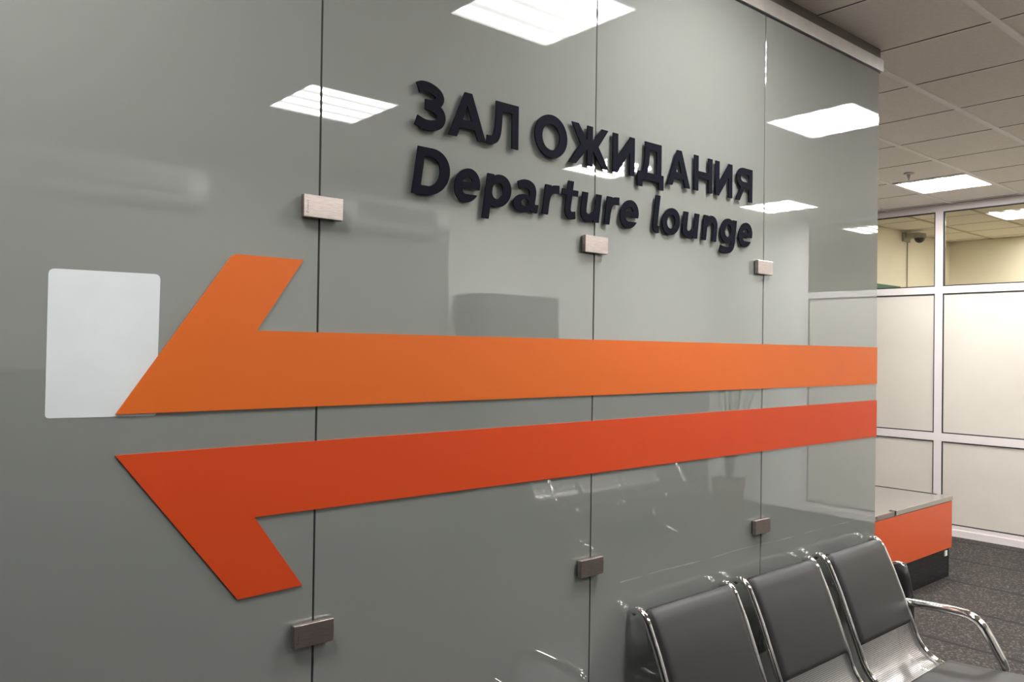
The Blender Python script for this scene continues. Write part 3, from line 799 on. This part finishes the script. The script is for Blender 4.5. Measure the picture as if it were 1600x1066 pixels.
# ------------------------------------------------------------------ security camera, cable, green board in the back room
e = empty('security_camera', (9.55, YB, 3.04)); tag(e, 'grey dome security camera mounted high on the yellow wall beyond the partition', 'security camera')
bm = bmesh.new(); box(bm, -0.085, 0.085, -0.03, -0.001, -0.055, 0.045, bev=0.004); br = from_bm('wall_bracket', bm, M_grey_pl, e)
bm = bmesh.new(); box(bm, -0.06, 0.06, -0.19, -0.03, -0.02, 0.035, bev=0.012); cyl(bm, (0, -0.165, -0.002), 0.072, 0.066, 0.05, seg=32); from_bm('housing', bm, M_grey_pl, e)
bm = bmesh.new()
bmesh.ops.create_uvsphere(bm, u_segments=24, v_segments=14, radius=0.056)
for v in bm.verts: v.co = Vector((v.co.x, v.co.y - 0.165, min(v.co.z, 0) - 0.026))
from_bm('dome', bm, M_plastic, e, smooth=True)
bm = bmesh.new(); tube(bm, [(9.602, YB - 0.007, 2.985), (9.602, YB - 0.007, 0.3)], 0.006, seg=8); o = from_bm('cable_conduit', bm, M_grey_pl)
tag(o, 'thin grey cable conduit running down the yellow wall under the security camera', 'cable conduit')
o = boxes('notice_board', [(8.5, 9.38, YB - 0.03, YB - 0.002, 1.2, 2.455)], M_green); tag(o, 'dark green board on the yellow wall, only its top corner visible above the frame bar', 'board')

# ------------------------------------------------------------------ things seen only as reflections in the glass
def ac_unit(x0, x1, label):
    e = empty('air_conditioner', ((x0 + x1) / 2, YR, 2.62)); tag(e, label, 'air conditioner', 'wall air conditioners opposite the glass')
    w = (x1 - x0) / 2
    bm = bmesh.new()
    prof = [(0.0, 0.0), (0.10, 0.0), (0.17, 0.03), (0.21, 0.09), (0.21, 0.20), (0.17, 0.26), (0.0, 0.27)]
    fa = bm.faces.new([bm.verts.new((-w, a, b)) for a, b in prof]); r = bmesh.ops.extrude_face_region(bm, geom=[fa])
    for v in r['geom']:
        if isinstance(v, bmesh.types.BMVert): v.co.x += 2 * w
    bmesh.ops.bevel(bm, geom=bm.edges[:], offset=0.012, segments=2, affect='EDGES')
    from_bm('casing', bm, M_white_pl, e)
    bm = bmesh.new()
    for i in range(int((2 * w - 0.24) / 0.02)): box(bm, -w + 0.12 + i * 0.02, -w + 0.128 + i * 0.02, 0.212, 0.216, 0.07, 0.20)
    from_bm('grille', bm, M_cab, e)
ac_unit(0.55, 2.02, 'white wall air conditioner, faint reflection at the far left of the glass')
ac_unit(3.05, 4.05, 'white wall air conditioner, faint reflection right of the upper left clamp')
e = empty('cabinet', (4.73, YR + 0.225, 0)); tag(e, 'tall dark grey cabinet, faint reflected edge above the orange arrow', 'cabinet')
bm = bmesh.new(); box(bm, -0.46, 0.46, -0.2, 0.14, 0.0, 2.16, bev=0.003); from_bm('body', bm, M_cab, e)
for s in (-1, 1):
    bm = bmesh.new(); box(bm, 0.005 if s > 0 else -0.452, 0.452 if s > 0 else -0.005, 0.14, 0.158, 0.05, 2.13, bev=0.002); d = from_bm('door', bm, M_cab, e)
    bm = bmesh.new(); tube(bm, [(s * 0.04, 0.17, 0.95), (s * 0.04, 0.17, 1.15)], 0.006, seg=8); box(bm, s * 0.04 - 0.004, s * 0.04 + 0.004, 0.157, 0.17, 0.96, 0.97); box(bm, s * 0.04 - 0.004, s * 0.04 + 0.004, 0.157, 0.17, 1.13, 1.14); from_bm('handle', bm, M_steel, d)
# potted plant on the aisle side
e = empty('potted_plant', (7.35, -1.55, 0)); tag(e, 'broad-leaved potted plant whose reflection shows above the orange arrow', 'potted plant')
bm = bmesh.new(); cyl(bm, (0, 0, 0.17), 0.13, 0.18, 0.34, seg=28); from_bm('pot', bm, M_pot, e)
bm = bmesh.new(); cyl(bm, (0, 0, 0.335), 0.16, 0.16, 0.02); from_bm('soil', bm, M_dark, e)
stem_bm, leaf_bm = bmesh.new(), bmesh.new()
for i in range(22):
    a = random.uniform(0, 2 * math.pi); h = random.uniform(1.25, 1.72); r = random.uniform(0.12, 0.42)
    top = Vector((r * math.cos(a), r * math.sin(a), h))
    tube(stem_bm, [(0.03 * math.cos(a), 0.03 * math.sin(a), 0.33), (top.x * 0.35, top.y * 0.35, h * 0.6), tuple(top)], 0.006, seg=6)
    dirv = Vector((math.cos(a + random.uniform(-.6, .6)), math.sin(a), random.uniform(-0.2, 0.4))).normalized()
    side = dirv.cross(Vector((0, 0, 1))).normalized(); up = side.cross(dirv)
    L0 = random.uniform(0.14, 0.22)
    prev = None
    for k in range(7):
        t = k / 6; w = 0.055 * math.sin(math.pi * min(1, t * 0.93 + 0.04)) ** 0.7
        c = top + dirv * L0 * t - Vector((0, 0, 1)) * 0.06 * t * t
        cur = [leaf_bm.verts.new(c + side * w + up * 0.012), leaf_bm.verts.new(c), leaf_bm.verts.new(c - side * w + up * 0.012)]
        if prev:
            leaf_bm.faces.new((prev[0], cur[0], cur[1], prev[1])); leaf_bm.faces.new((prev[1], cur[1], cur[2], prev[2]))
        prev = cur
bmesh.ops.solidify(leaf_bm, geom=leaf_bm.faces[:], thickness=0.0015)
from_bm('stems', stem_bm, M_leaf, e, smooth=True)
from_bm('foliage', leaf_bm, M_leaf, e, smooth=True)
